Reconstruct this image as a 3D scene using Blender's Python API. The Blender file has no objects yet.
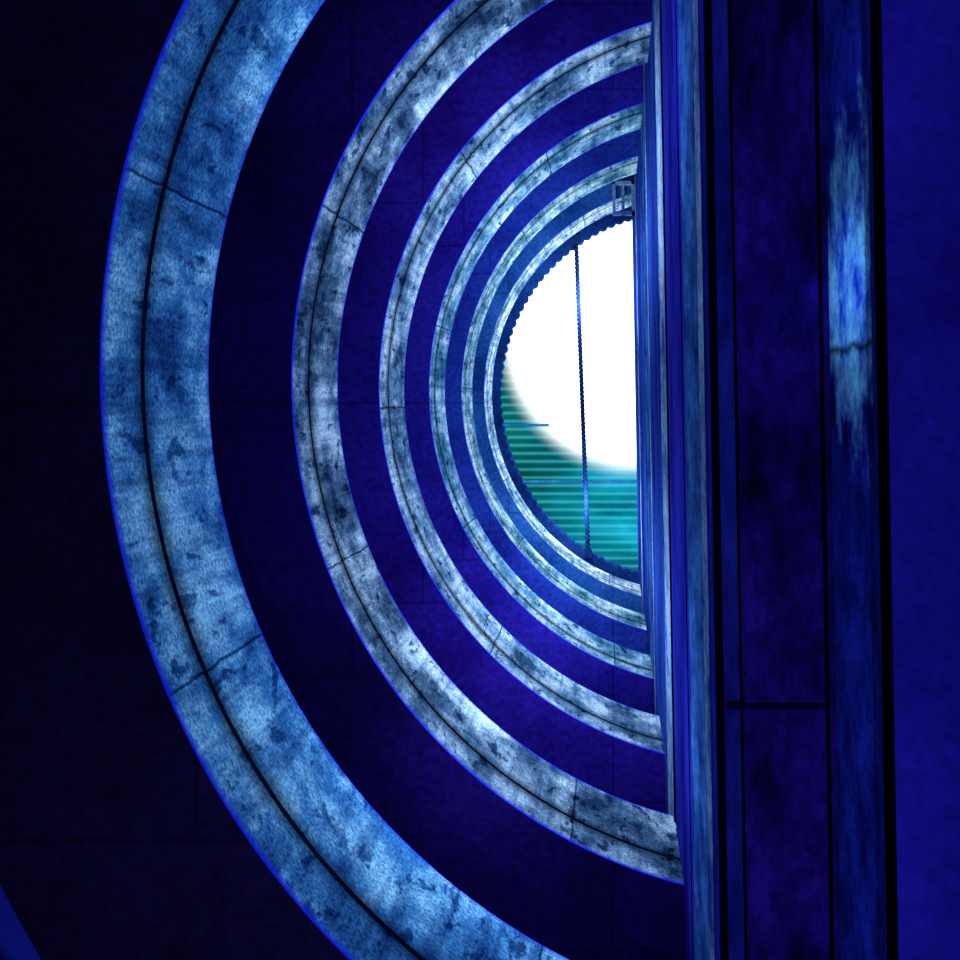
import bpy, math, random
from mathutils import Vector
random.seed(4)
S=bpy.context.scene
S.view_settings.view_transform='Standard'
S.view_settings.look='None'
CX,CY,R=1.536,-0.18,4.0
SP=3.146; Z1=5.28; H=1.46
TILT=0.018

# ---------------- materials ----------------
def newmat(n):
    m=bpy.data.materials.new(n); m.use_nodes=True
    nt=m.node_tree; b=nt.nodes['Principled BSDF']
    b.inputs['Specular IOR Level'].default_value=.0
    return m,nt,b
def N(nt,t,**k):
    n=nt.nodes.new(t)
    for a,v in k.items():
        if a in n.inputs: n.inputs[a].default_value=v
        else: setattr(n,a,v)
    return n
def ramp(nt,stops):
    r=nt.nodes.new('ShaderNodeValToRGB'); e=r.color_ramp.elements
    while len(e)<len(stops): e.new(0.5)
    for i,(p,c) in enumerate(stops):
        e[i].position=p; e[i].color=(*c,1)
    return r
def mul(nt,a,b,fac=1.0,mode='MULTIPLY'):
    m=nt.nodes.new('ShaderNodeMixRGB'); m.blend_type=mode; m.inputs[0].default_value=fac
    nt.links.new(a,m.inputs[1]); nt.links.new(b,m.inputs[2]); return m.outputs[0]

def concrete(name,dark,mid,light,edge,rough=.8,seed=0.0,spot=(.08,.14,.26),jw=2.8,j0=1.3,groove=.85,big=1.15):
    m,nt,b=newmat(name); L=nt.links.new
    uv=N(nt,'ShaderNodeUVMap')
    mp=N(nt,'ShaderNodeMapping'); mp.inputs['Location'].default_value=(seed,0,seed); mp.inputs['Scale'].default_value=(1.4,.85,1); L(uv.outputs[0],mp.inputs[0])
    n1=N(nt,'ShaderNodeTexNoise',Scale=big,Detail=10.0,Roughness=.7); L(mp.outputs[0],n1.inputs['Vector'])
    r1=ramp(nt,[(.39,dark),(.49,mid),(.60,light)]); L(n1.outputs['Fac'],r1.inputs[0])
    mp2=N(nt,'ShaderNodeMapping'); mp2.inputs['Scale'].default_value=(3.6,1.5,1); mp2.inputs['Location'].default_value=(seed*3,0,0)
    L(uv.outputs[0],mp2.inputs[0])
    n2=N(nt,'ShaderNodeTexNoise',Scale=1.9,Detail=4.0,Roughness=.6,Distortion=.3); L(mp2.outputs[0],n2.inputs['Vector'])
    r2=ramp(nt,[(.365,spot),(.42,(1,1,1)),(1,(1,1,1))]); L(n2.outputs['Fac'],r2.inputs[0])
    c=mul(nt,r1.outputs[0],r2.outputs[0],.9)
    mp4=N(nt,'ShaderNodeMapping'); mp4.inputs['Scale'].default_value=(9,.5,1); mp4.inputs['Location'].default_value=(seed*2,0,0)
    L(uv.outputs[0],mp4.inputs[0])
    n4=N(nt,'ShaderNodeTexNoise',Scale=1.2,Detail=5.0,Roughness=.6); L(mp4.outputs[0],n4.inputs['Vector'])
    r4=ramp(nt,[(.38,(.38,.45,.58)),(.54,(1.1,1.1,1.08))]); L(n4.outputs['Fac'],r4.inputs[0])
    c=mul(nt,c,r4.outputs[0],.75)
    n3=N(nt,'ShaderNodeTexNoise',Scale=40.0,Detail=4.0,Roughness=.75); L(uv.outputs[0],n3.inputs['Vector'])
    r3=ramp(nt,[(.38,(.3,.34,.42)),(.62,(1.55,1.5,1.45))]); L(n3.outputs['Fac'],r3.inputs[0])
    c=mul(nt,c,r3.outputs[0],.9)
    bk=N(nt,'ShaderNodeTexBrick',Scale=1.0); bk.offset=0.0
    bk.inputs['Color1'].default_value=(1,1,1,1); bk.inputs['Color2'].default_value=(.78,.84,.92,1); bk.inputs['Mortar'].default_value=(.04,.08,.18,1)
    bk.inputs['Brick Width'].default_value=jw; bk.inputs['Row Height'].default_value=10; bk.inputs['Mortar Size'].default_value=.010
    mp5=N(nt,'ShaderNodeMapping'); mp5.inputs['Location'].default_value=(-j0,3,0); L(uv.outputs[0],mp5.inputs[0])
    nw=N(nt,'ShaderNodeTexNoise',Scale=3.0,Detail=3.0); L(uv.outputs[0],nw.inputs['Vector'])
    ad=N(nt,'ShaderNodeMixRGB',blend_type='ADD'); ad.inputs[0].default_value=.06; L(mp5.outputs[0],ad.inputs[1]); L(nw.outputs['Color'],ad.inputs[2])
    L(ad.outputs[0],bk.inputs['Vector'])
    c=mul(nt,c,bk.outputs['Color'],.85)
    sx=N(nt,'ShaderNodeSeparateXYZ'); L(uv.outputs[0],sx.inputs[0])
    g=N(nt,'ShaderNodeMath',operation='SUBTRACT'); L(sx.outputs[1],g.inputs[0]); g.inputs[1].default_value=.485
    ga=N(nt,'ShaderNodeMath',operation='ABSOLUTE'); L(g.outputs[0],ga.inputs[0])
    gn=N(nt,'ShaderNodeMath',operation='MULTIPLY_ADD'); L(n1.outputs['Fac'],gn.inputs[0]); gn.inputs[1].default_value=-.36; L(ga.outputs[0],gn.inputs[2])
    gr=N(nt,'ShaderNodeMapRange'); gr.inputs['From Min'].default_value=-.15; gr.inputs['From Max'].default_value=-.03; gr.inputs['To Min'].default_value=.2
    L(gn.outputs[0],gr.inputs[0])
    c=mul(nt,c,gr.outputs[0],groove)
    a=N(nt,'ShaderNodeMath',operation='SUBTRACT'); L(sx.outputs[1],a.inputs[0]); a.inputs[1].default_value=H/2
    ab=N(nt,'ShaderNodeMath',operation='ABSOLUTE'); L(a.outputs[0],ab.inputs[0])
    rr=N(nt,'ShaderNodeMapRange'); rr.inputs['From Min'].default_value=H/2-.08; rr.inputs['From Max'].default_value=H/2-.01
    L(ab.outputs[0],rr.inputs[0])
    mx=N(nt,'ShaderNodeMixRGB'); L(rr.outputs[0],mx.inputs[0]); L(c,mx.inputs[1]); mx.inputs[2].default_value=(*edge,1)
    L(mx.outputs[0],b.inputs['Base Color']); b.inputs['Roughness'].default_value=rough
    bp=N(nt,'ShaderNodeBump',Strength=.3,Distance=.02); L(n3.outputs['Fac'],bp.inputs['Height']); L(bp.outputs[0],b.inputs['Normal'])
    return m

def paint(name,c1,c2,scale=.8,rough=.7,joints=True,jw=4.0,jh=2.1,spec=.0,stretch=(1,1,1),grain=.7):
    m,nt,b=newmat(name); L=nt.links.new
    tc=N(nt,'ShaderNodeTexCoord'); mp=N(nt,'ShaderNodeMapping'); mp.inputs['Scale'].default_value=stretch; L(tc.outputs['Object'],mp.inputs[0])
    n1=N(nt,'ShaderNodeTexNoise',Scale=scale,Detail=7.0,Roughness=.65); L(mp.outputs[0],n1.inputs['Vector'])
    r1=ramp(nt,[(.36,c1),(.64,c2)]); L(n1.outputs['Fac'],r1.inputs[0]); c=r1.outputs[0]
    n3=N(nt,'ShaderNodeTexNoise',Scale=14.0,Detail=5.0,Roughness=.7); L(mp.outputs[0],n3.inputs['Vector'])
    r3=ramp(nt,[(.35,(.45,.45,.45)),(.65,(1.4,1.4,1.4))]); L(n3.outputs['Fac'],r3.inputs[0])
    c=mul(nt,c,r3.outputs[0],grain)
    if joints:
        bk=N(nt,'ShaderNodeTexBrick',Scale=1.0)
        bk.inputs['Color1'].default_value=(1,1,1,1); bk.inputs['Color2'].default_value=(.85,.85,.85,1); bk.inputs['Mortar'].default_value=(.5,.5,.5,1)
        bk.inputs['Brick Width'].default_value=jw; bk.inputs['Row Height'].default_value=jh; bk.inputs['Mortar Size'].default_value=.02; bk.inputs['Mortar Smooth'].default_value=.6
        L(tc.outputs['Object'],bk.inputs['Vector']); c=mul(nt,c,bk.outputs['Color'],.8)
    L(c,b.inputs['Base Color']); b.inputs['Roughness'].default_value=rough; b.inputs['Specular IOR Level'].default_value=spec
    bp=N(nt,'ShaderNodeBump',Strength=.15,Distance=.02); L(n3.outputs['Fac'],bp.inputs['Height']); L(bp.outputs[0],b.inputs['Normal'])
    return m

EDGE=(.012,.02,.75)  # blue glow fringe along the ring edges, painted into the concrete colour
M_f1=[concrete('dark_blue_concrete',(.001,.002,.012),(.002,.004,.03),(.004,.01,.05),(.004,.006,.12),seed=1.2),  # lowest ring: colour darkened to hold down the light falling on it
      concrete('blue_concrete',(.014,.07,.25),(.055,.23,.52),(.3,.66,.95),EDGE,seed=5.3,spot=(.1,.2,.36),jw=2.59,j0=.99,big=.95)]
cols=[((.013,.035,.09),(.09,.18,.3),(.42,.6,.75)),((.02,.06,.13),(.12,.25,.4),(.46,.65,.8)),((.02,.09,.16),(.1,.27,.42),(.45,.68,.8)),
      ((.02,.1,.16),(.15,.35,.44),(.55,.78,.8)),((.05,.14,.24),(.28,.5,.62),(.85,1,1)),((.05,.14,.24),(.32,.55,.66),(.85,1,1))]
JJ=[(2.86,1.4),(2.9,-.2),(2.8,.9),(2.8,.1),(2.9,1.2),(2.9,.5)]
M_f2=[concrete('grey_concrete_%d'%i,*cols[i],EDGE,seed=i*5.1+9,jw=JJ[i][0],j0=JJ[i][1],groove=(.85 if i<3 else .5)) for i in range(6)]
M_groove=paint('joint_sealant',(.0005,.002,.012),(.002,.006,.03),joints=False)
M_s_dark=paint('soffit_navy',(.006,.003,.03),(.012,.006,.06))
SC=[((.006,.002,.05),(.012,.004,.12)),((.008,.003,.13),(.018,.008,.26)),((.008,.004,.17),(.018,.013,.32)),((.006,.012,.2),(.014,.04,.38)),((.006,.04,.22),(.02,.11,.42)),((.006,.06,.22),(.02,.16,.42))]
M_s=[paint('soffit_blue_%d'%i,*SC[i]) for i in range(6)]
M_deckfloor=paint('deck_floor',(.02,.03,.08),(.05,.07,.15),joints=False)

def mesh_obj(name,verts,faces,mats,mi=None,uvs=None,smooth=False,parent=None):
    me=bpy.data.meshes.new(name); me.from_pydata(verts,[],faces)
    for m in mats: me.materials.append(m)
    if mi:
        for p,i in zip(me.polygons,mi): p.material_index=i
    if uvs:
        l=me.uv_layers.new(name='UVMap')
        for p in me.polygons:
            for li,uv in zip(p.loop_indices,uvs[p.index]): l.data[li].uv=uv
    if smooth:
        for p in me.polygons: p.use_smooth=True
    me.update(); o=bpy.data.objects.new(name,me); S.collection.objects.link(o)
    if parent: o.parent=parent
    return o

def angles(r,xe):
    A=math.acos(max(-1,min(1,(CX-xe)/r)))
    out=[]
    for s in (1,-1):
        a=A
        for _ in range(4):
            y=CY+s*r*math.sin(a)
            a=math.acos(max(-1,min(1,(CX-(xe+TILT*y))/r)))
        out.append(a)
    return out

def ring_level(name,z0,mf,ms,xe=.485,h=H,rout=11.0,seg=160):
    prof=[(R,z0+.0),(R,z0+.455),(R+.006,z0+.457),(R+.006,z0+.512),(R+.004,z0+.514),(R+.004,z0+h-.03),(R+.03,z0+h),
          (R+.22,z0+h),(R+.22,z0+.34),(rout,z0+.34),(rout,z0),(7.5,z0),(5.6,z0)]
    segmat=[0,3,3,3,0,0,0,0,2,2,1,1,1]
    n=len(prof); V=[];F=[];MI=[];UV=[]
    for k in range(seg+1):
        for (r,z) in prof:
            ap,am=angles(r,xe)
            t=math.pi-ap+(ap+am)*k/seg
            V.append((CX+r*math.cos(t),CY+r*math.sin(t),z))
    AP,AM=angles(R,xe)
    def uvp(k,j):
        r,z=prof[j%n]
        return ((-AP+(AP+AM)*k/seg)*R, (z-z0)+((r-R) if r>R+.1 else 0))
    for k in range(seg):
        for j in range(n):
            a=k*n+j; b=k*n+(j+1)%n; c=(k+1)*n+(j+1)%n; d=(k+1)*n+j
            F.append((a,d,c,b)); MI.append(segmat[j])
            UV.append([uvp(k,j),uvp(k+1,j),uvp(k+1,j+1),uvp(k,j+1)])
    F.append(tuple(range(n))); MI.append(2); UV.append([(0,0)]*n)
    F.append(tuple(reversed([seg*n+j for j in range(n)]))); MI.append(2); UV.append([(0,0)]*n)
    return mesh_obj(name,V,F,[mf,ms,M_deckfloor,M_groove],MI,UV)

for k in range(-1,6):
    z=Z1+SP*k
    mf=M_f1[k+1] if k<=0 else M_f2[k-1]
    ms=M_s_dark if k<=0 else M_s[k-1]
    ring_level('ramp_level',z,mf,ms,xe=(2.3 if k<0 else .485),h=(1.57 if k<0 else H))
# blue coping rail on top of the lowest parapet
# ---------------- core wall ----------------
st=(1,.35,1)
w_blue=paint('wall_blue',(.004,.008,.12),(.014,.05,.32),scale=1.2,joints=False,stretch=st)
w_deep=paint('wall_deep',(.004,.002,.07),(.01,.008,.2),scale=1.0,joints=False)
w_light=paint('wall_light_blue',(.005,.018,.13),(.03,.11,.36),scale=1.8,joints=False,stretch=(1,.9,.7),grain=.9)
w_pale=paint('wall_pale',(.008,.03,.18),(.16,.28,.48),scale=1.4,joints=False,stretch=(1,.9,.7),grain=.9)
w_panel=paint('wall_panel_navy',(.003,.001,.04),(.022,.007,.26),scale=1.9,joints=False,stretch=(1.5,.7,1),grain=.9)
w_edge=paint('wall_edge_blue',(.006,.005,.14),(.018,.024,.38),scale=1.3,joints=False,stretch=st)
w_flat=paint('wall_flat_blue',(.016,.008,.36),(.028,.016,.58),scale=1.0,joints=False,grain=.4)
w_black=paint('wall_gap',(.0005,.0005,.004),(.001,.001,.01),joints=False)
w_seam=paint('panel_seam',(.001,.0005,.015),(.004,.002,.05),joints=False)
def painted_highlight():  # beam face with its bright highlight painted in as a pale patch
    m,nt,b=newmat('wall_painted_highlight'); L=nt.links.new
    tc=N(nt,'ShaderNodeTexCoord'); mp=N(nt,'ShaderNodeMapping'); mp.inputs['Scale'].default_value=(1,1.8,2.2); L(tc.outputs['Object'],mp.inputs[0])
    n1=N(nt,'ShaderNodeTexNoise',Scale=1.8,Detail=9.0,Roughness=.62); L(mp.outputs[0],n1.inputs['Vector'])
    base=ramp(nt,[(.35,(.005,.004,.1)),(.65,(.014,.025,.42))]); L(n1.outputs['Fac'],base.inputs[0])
    hilite=ramp(nt,[(.36,(.02,.08,.8)),(.6,(.2,.6,1.0))]); L(n1.outputs['Fac'],hilite.inputs[0])
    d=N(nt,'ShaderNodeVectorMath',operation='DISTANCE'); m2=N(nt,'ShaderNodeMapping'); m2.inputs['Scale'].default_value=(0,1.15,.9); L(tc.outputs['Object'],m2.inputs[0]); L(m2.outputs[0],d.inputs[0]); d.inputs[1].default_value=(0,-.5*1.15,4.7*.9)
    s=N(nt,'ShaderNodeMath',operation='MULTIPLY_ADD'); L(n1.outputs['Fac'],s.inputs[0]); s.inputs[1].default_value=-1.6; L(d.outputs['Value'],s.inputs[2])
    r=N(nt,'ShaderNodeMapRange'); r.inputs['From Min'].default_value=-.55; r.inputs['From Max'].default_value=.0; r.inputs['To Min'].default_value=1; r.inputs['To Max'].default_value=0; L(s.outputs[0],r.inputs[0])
    mx=N(nt,'ShaderNodeMixRGB'); L(r.outputs[0],mx.inputs[0]); L(base.outputs[0],mx.inputs[1]); L(hilite.outputs[0],mx.inputs[2])
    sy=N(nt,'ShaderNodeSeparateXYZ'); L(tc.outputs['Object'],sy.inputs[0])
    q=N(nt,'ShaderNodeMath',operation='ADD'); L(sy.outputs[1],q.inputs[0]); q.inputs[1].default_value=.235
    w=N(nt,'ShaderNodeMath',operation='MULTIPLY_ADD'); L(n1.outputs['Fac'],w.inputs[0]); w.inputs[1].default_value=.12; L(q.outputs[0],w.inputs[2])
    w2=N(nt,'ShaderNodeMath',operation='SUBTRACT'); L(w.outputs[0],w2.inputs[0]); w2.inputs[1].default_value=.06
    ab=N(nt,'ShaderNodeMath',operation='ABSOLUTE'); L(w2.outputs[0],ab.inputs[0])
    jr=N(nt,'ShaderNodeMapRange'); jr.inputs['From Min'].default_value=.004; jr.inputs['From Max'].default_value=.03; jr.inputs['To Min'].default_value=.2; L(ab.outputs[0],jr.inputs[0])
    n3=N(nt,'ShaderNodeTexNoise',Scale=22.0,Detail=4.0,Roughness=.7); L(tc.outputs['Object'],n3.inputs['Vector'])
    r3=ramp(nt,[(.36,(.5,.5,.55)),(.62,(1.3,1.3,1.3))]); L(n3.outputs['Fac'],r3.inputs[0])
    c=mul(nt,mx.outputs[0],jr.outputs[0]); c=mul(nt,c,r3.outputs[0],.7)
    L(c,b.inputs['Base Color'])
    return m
w_hilite=painted_highlight()
mats=[w_blue,w_deep,w_light,w_pale,w_flat,w_black,w_hilite,w_panel,w_edge]
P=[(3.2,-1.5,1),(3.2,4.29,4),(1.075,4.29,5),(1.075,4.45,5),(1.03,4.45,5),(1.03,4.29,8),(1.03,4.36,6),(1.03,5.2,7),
   (1.0,5.2,5),(1.0,5.24,5),(.985,5.24,5),(.985,5.2,7),(.59,5.2,5),(.59,5.23,5),(.575,5.23,5),(.575,5.2,8),(.50,5.2,5)]
z=5.2
bands=[(5.42,5,.0),(5.66,8,0),(6.0,3,-.008),(6.12,5,.005),(7.3,2,0),(7.5,8,.0),(7.62,5,.01),(9.5,8,0),(9.7,5,.005),(10.8,3,-.008),(11.0,5,.01),
       (13.9,0,0),(14.2,3,-.008),(16.2,2,0),(16.4,5,.01),(19.5,0,0),(20.3,3,-.008),(23.6,0,0)]
for (ze,mi,off) in bands:
    P.append((.48+off,z,mi))
    P.append((.48+off,ze,mi)); z=ze
P.append((1.6,23.6,1)); P.append((3.8,23.6,1)); P.append((3.8,-1.5,1))
V=[];F=[];MI=[]
Y0,Y1=-12.5,12.5
n=len(P)
for y in (Y0,Y1):
    for (x,zv,_) in P: V.append((x+TILT*y,y,zv))
for j in range(n):
    jn=(j+1)%n
    F.append((j,jn,n+jn,n+j)); MI.append(P[j][2])
wall=mesh_obj('wall_right',V,F,mats,MI)
def box(x0,x1,y0,y1,z0,z1,V,F):
    b=len(V)
    for zv in (z0,z1):
        for (x,y) in ((x0,y0),(x1,y0),(x1,y1),(x0,y1)): V.append((x+TILT*y,y,zv))
    F+= [(b,b+3,b+2,b+1),(b+4,b+5,b+6,b+7),(b,b+1,b+5,b+4),(b+1,b+2,b+6,b+5),(b+2,b+3,b+7,b+6),(b+3,b,b+4,b+7)]
V=[];F=[]
ys=[-6,1.43,6]
for a,b_ in zip(ys[:-1],ys[1:]): box(.60,.975,a+.012,b_-.012,5.18,5.205,V,F)
mesh_obj('soffit_panels',V,F,[w_panel],parent=wall)
V=[];F=[]
box(.51,.98,1.414,1.440,5.168,5.21,V,F)
mesh_obj('panel_joint_strip',V,F,[w_seam],parent=wall)

V=[];F=[]
def cyl(r,z0,z1,seg=96):
    for k in range(seg+1):
        t=math.pi/2+math.pi*k/seg
        for zv in (z0,z1): V.append((CX+r*math.cos(t),CY+r*math.sin(t),zv))
    for k in range(seg): F.append((2*k,2*k+1,2*k+3,2*k+2))
cyl(11.05,-1.5,23.5)
mesh_obj('wall_left',V,F,[M_s_dark])
V=[(-14,-14,-1.5),(8,-14,-1.5),(8,14,-1.5),(-14,14,-1.5)]
mesh_obj('floor',V,[(0,1,2,3)],[M_deckfloor])

# ---------------- roof slab with scalloped flashing ----------------
ZR=23.6
V=[];F=[]
seg=900
for k in range(seg+1):
    for (r,zv,sc) in ((R,ZR,1),(R,ZR+.3,1),(11.1,ZR+.5,0),(11.1,ZR,0)):
        ap,am=angles(r,.5); t=math.pi-ap+(ap+am)*k/seg
        rr=r-((.015+.05*abs(math.sin(k/seg*math.pi*54))) if sc else 0)
        V.append((CX+rr*math.cos(t),CY+rr*math.sin(t),zv))
for k in range(seg):
    for j in range(4):
        a=k*4+j;b=k*4+(j+1)%4;c=(k+1)*4+(j+1)%4;d=(k+1)*4+j
        F.append((a,d,c,b))
roof_m=paint('roof_edge_blue',(.003,.016,.1),(.01,.05,.24),joints=False)
mesh_obj('roof_slab',V,F,[roof_m])
def torus_arc(name,r,z,rad,mat,parent=None,xe=.5,seg=160,m=10):
    V=[];F=[]
    ap,am=angles(r,xe)
    for k in range(seg+1):
        t=math.pi-ap+(ap+am)*k/seg
        for j in range(m):
            p=2*math.pi*j/m; q=r+rad*math.cos(p)
            V.append((CX+q*math.cos(t),CY+q*math.sin(t),z+rad*math.sin(p)))
    for k in range(seg):
        for j in range(m):
            F.append((k*m+j,k*m+(j+1)%m,(k+1)*m+(j+1)%m,(k+1)*m+j))
    return mesh_obj(name,V,F,[mat],smooth=True,parent=parent)
torus_arc('handrail',R+.1,Z1+SP*5+H+.05,.05,w_pale)

# ---------------- translucent corrugated canopy ----------------
m,nt,b=newmat('teal_corrugated_sheet'); L=nt.links.new
for nd in list(nt.nodes): nt.nodes.remove(nd)
out=N(nt,'ShaderNodeOutputMaterial'); tc=N(nt,'ShaderNodeTexCoord')
HX,HY,HR,ZC=.65,-1.82,2.85,30.0
mpn=N(nt,'ShaderNodeMapping'); mpn.inputs['Scale'].default_value=(.5,1,1); L(tc.outputs['Object'],mpn.inputs[0])
n1=N(nt,'ShaderNodeTexNoise',Scale=.8,Detail=5.0); L(mpn.outputs[0],n1.inputs['Vector'])
r1=ramp(nt,[(.35,(.0,.06,.08)),(.5,(.0,.13,.16)),(.68,(.01,.22,.3))]); L(n1.outputs['Fac'],r1.inputs[0])
sy=N(nt,'ShaderNodeSeparateXYZ'); L(tc.outputs['Object'],sy.inputs[0])
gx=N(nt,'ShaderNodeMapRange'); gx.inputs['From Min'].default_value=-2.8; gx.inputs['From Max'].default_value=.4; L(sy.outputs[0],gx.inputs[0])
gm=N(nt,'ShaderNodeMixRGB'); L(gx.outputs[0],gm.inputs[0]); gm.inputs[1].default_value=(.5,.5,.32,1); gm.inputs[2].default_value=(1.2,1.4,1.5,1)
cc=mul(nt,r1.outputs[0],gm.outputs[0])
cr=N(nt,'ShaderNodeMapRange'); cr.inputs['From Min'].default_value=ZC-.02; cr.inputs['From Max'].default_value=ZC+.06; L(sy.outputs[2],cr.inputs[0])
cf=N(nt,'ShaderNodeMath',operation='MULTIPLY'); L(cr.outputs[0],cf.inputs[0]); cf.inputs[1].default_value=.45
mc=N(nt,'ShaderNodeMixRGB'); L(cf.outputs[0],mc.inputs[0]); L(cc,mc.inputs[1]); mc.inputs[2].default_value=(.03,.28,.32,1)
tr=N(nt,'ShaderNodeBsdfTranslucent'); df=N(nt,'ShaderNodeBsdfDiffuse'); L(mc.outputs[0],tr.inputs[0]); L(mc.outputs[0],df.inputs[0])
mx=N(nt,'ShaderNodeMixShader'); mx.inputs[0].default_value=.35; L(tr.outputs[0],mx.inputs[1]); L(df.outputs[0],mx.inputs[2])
vm=N(nt,'ShaderNodeVectorMath',operation='DISTANCE'); mpp=N(nt,'ShaderNodeMapping'); mpp.inputs['Scale'].default_value=(1,1,0)
L(tc.outputs['Object'],mpp.inputs[0]); L(mpp.outputs[0],vm.inputs[0]); vm.inputs[1].default_value=(HX,HY,0)
mr=N(nt,'ShaderNodeMapRange',interpolation_type='SMOOTHERSTEP'); mr.inputs['From Min'].default_value=HR; mr.inputs['From Max'].default_value=HR+1.15  # sheet fades to transparent here, imitating sky glow spilling over its edge
L(vm.outputs['Value'],mr.inputs[0])
tp=N(nt,'ShaderNodeBsdfTransparent'); m2=N(nt,'ShaderNodeMixShader'); L(mr.outputs[0],m2.inputs[0]); L(tp.outputs[0],m2.inputs[1]); L(mx.outputs[0],m2.inputs[2])
L(m2.outputs[0],out.inputs[0])
V=[];F=[]
nx=60; nyv=900
X0,X1,YA,YB=-9,4.5,-9,9
for j in range(nyv+1):
    y=YA+(YB-YA)*j/nyv
    zc=ZC+.06*math.sin(2*math.pi*y/.22)
    for i in range(nx+1):
        V.append((X0+(X1-X0)*i/nx,y,zc))
for j in range(nyv):
    for i in range(nx):
        x=X0+(X1-X0)*(i+.5)/nx; y=YA+(YB-YA)*(j+.5)/nyv
        if math.hypot(x-HX,y-HY)<HR-.2: continue
        a=j*(nx+1)+i; F.append((a,a+1,a+nx+2,a+nx+1))
can=mesh_obj('corrugated_canopy',V,F,[m],smooth=True)
steel=paint('painted_steel',(.003,.015,.09),(.01,.04,.16),joints=False,rough=.5)
purl=paint('purlin_steel',(.01,.12,.3),(.03,.22,.45),joints=False,rough=.5)
V=[];F=[]
for (a,c,y) in ((-9,-1.75,.6),(-9,4.4,2.13),(-9,4.4,5.5),(-9,4.4,-6.5)):
    box(a,c,y-.035,y+.035,29.75,29.92,V,F)
for (x,y) in ((-8,5.5),(-8,-6.5),(4.2,5.5),(4.2,-6.5)):
    box(x-.08,x+.08,y-.08,y+.08,(24.05 if x<0 else 23.6),29.75,V,F)
mesh_obj('canopy_frame',V,F,[purl],parent=can)

# ---------------- cable across the opening ----------------
cab=bpy.data.objects.new('steel_cable',None); S.collection.objects.link(cab)
A0=Vector((-.79,-3.50,23.55)); A1=Vector((-.53,3.22,23.55))
def strand(ph,rad,thick):
    V=[];F=[];n=260;mm=6
    d=(A1-A0)
    for k in range(n+1):
        t=k/n; c=A0+d*t; a=2*math.pi*t*24+ph
        c=c+Vector((math.cos(a)*rad,0,math.sin(a)*rad-.12*math.sin(math.pi*t)))
        for j in range(mm):
            p=2*math.pi*j/mm; V.append((c.x+thick*math.cos(p),c.y,c.z+thick*math.sin(p)))
    for k in range(n):
        for j in range(mm): F.append((k*mm+j,k*mm+(j+1)%mm,(k+1)*mm+(j+1)%mm,(k+1)*mm+j))
    return V,F
for i in range(3):
    V,F=strand(i*2.094,.026,.026); mesh_obj('strand_%d'%(i+1),V,F,[steel],smooth=True,parent=cab)
for i,p in enumerate((A0,A1)):
    V=[];F=[]; box(p.x-.08-TILT*p.y,p.x+.08-TILT*p.y,p.y-.1,p.y+.1,p.z-.05,p.z+.05,V,F); mesh_obj('anchor_plate_%d'%(i+1),V,F,[steel],parent=cab)

V=[];F=[]
zb=20.8
def bx(px0,px1,py0,py1,z0,z1): box((px0-613)/1100*zb+.06,(px1-613)/1100*zb+.06,(py0-403)/1100*zb,(py1-403)/1100*zb,z0,z1,V,F)
bx(613,635,182,185,20.7,20.9); bx(613,616,182,212,20.7,20.9); bx(613,635,212,215,20.7,20.9); bx(622,625,182,215,20.75,20.85); bx(632,635,182,215,20.7,20.9)
mesh_obj('wall_bracket',V,F,[w_pale])

# ---------------- lights ----------------
def pt(x,y,z,p,c,name='well_fill'):  # added fill points without fittings, brightening the rings level by level
    l=bpy.data.lights.new(name,'POINT'); l.energy=p; l.color=c; l.shadow_soft_size=0.0
    o=bpy.data.objects.new(name,l); o.location=(x,y,z); S.collection.objects.link(o)
for k in range(-1,6):
    z=Z1+SP*k+H+.6
    p=[100,80,125,130,130,125,125][k+1]
    c=(.6,.8,1) if k<=0 else (.82,.92,1)
    if k==-1: z=2.9
    for y in (-2.1,2.1): pt(-.6,y,z,p,c)
l=bpy.data.lights.new('spot_fill','SPOT'); l.energy=280; l.color=(.5,.75,1); l.spot_size=math.radians(15); l.spot_blend=1; l.shadow_soft_size=0  # added spot without a fitting, brightens the painted highlight on the beam
o=bpy.data.objects.new('spot_fill',l); o.location=(-1.2,-.3,2.6); S.collection.objects.link(o)
o.rotation_euler=(Vector((1.03,-.52,4.8))-o.location).to_track_quat('-Z','Y').to_euler()

w=bpy.data.worlds.new('sky'); S.world=w; w.use_nodes=True
bg=w.node_tree.nodes['Background']; bg.inputs[0].default_value=(.95,.98,1,1); bg.inputs[1].default_value=3.0

cam=bpy.data.cameras.new('camera'); co=bpy.data.objects.new('camera',cam); S.collection.objects.link(co)
cam.sensor_width=36; cam.lens=36*1100/960; cam.clip_end=500
co.location=(0,0,0); co.rotation_euler=(math.pi,0,0)
cam.shift_x=-133/960; cam.shift_y=-77/960
S.camera=co
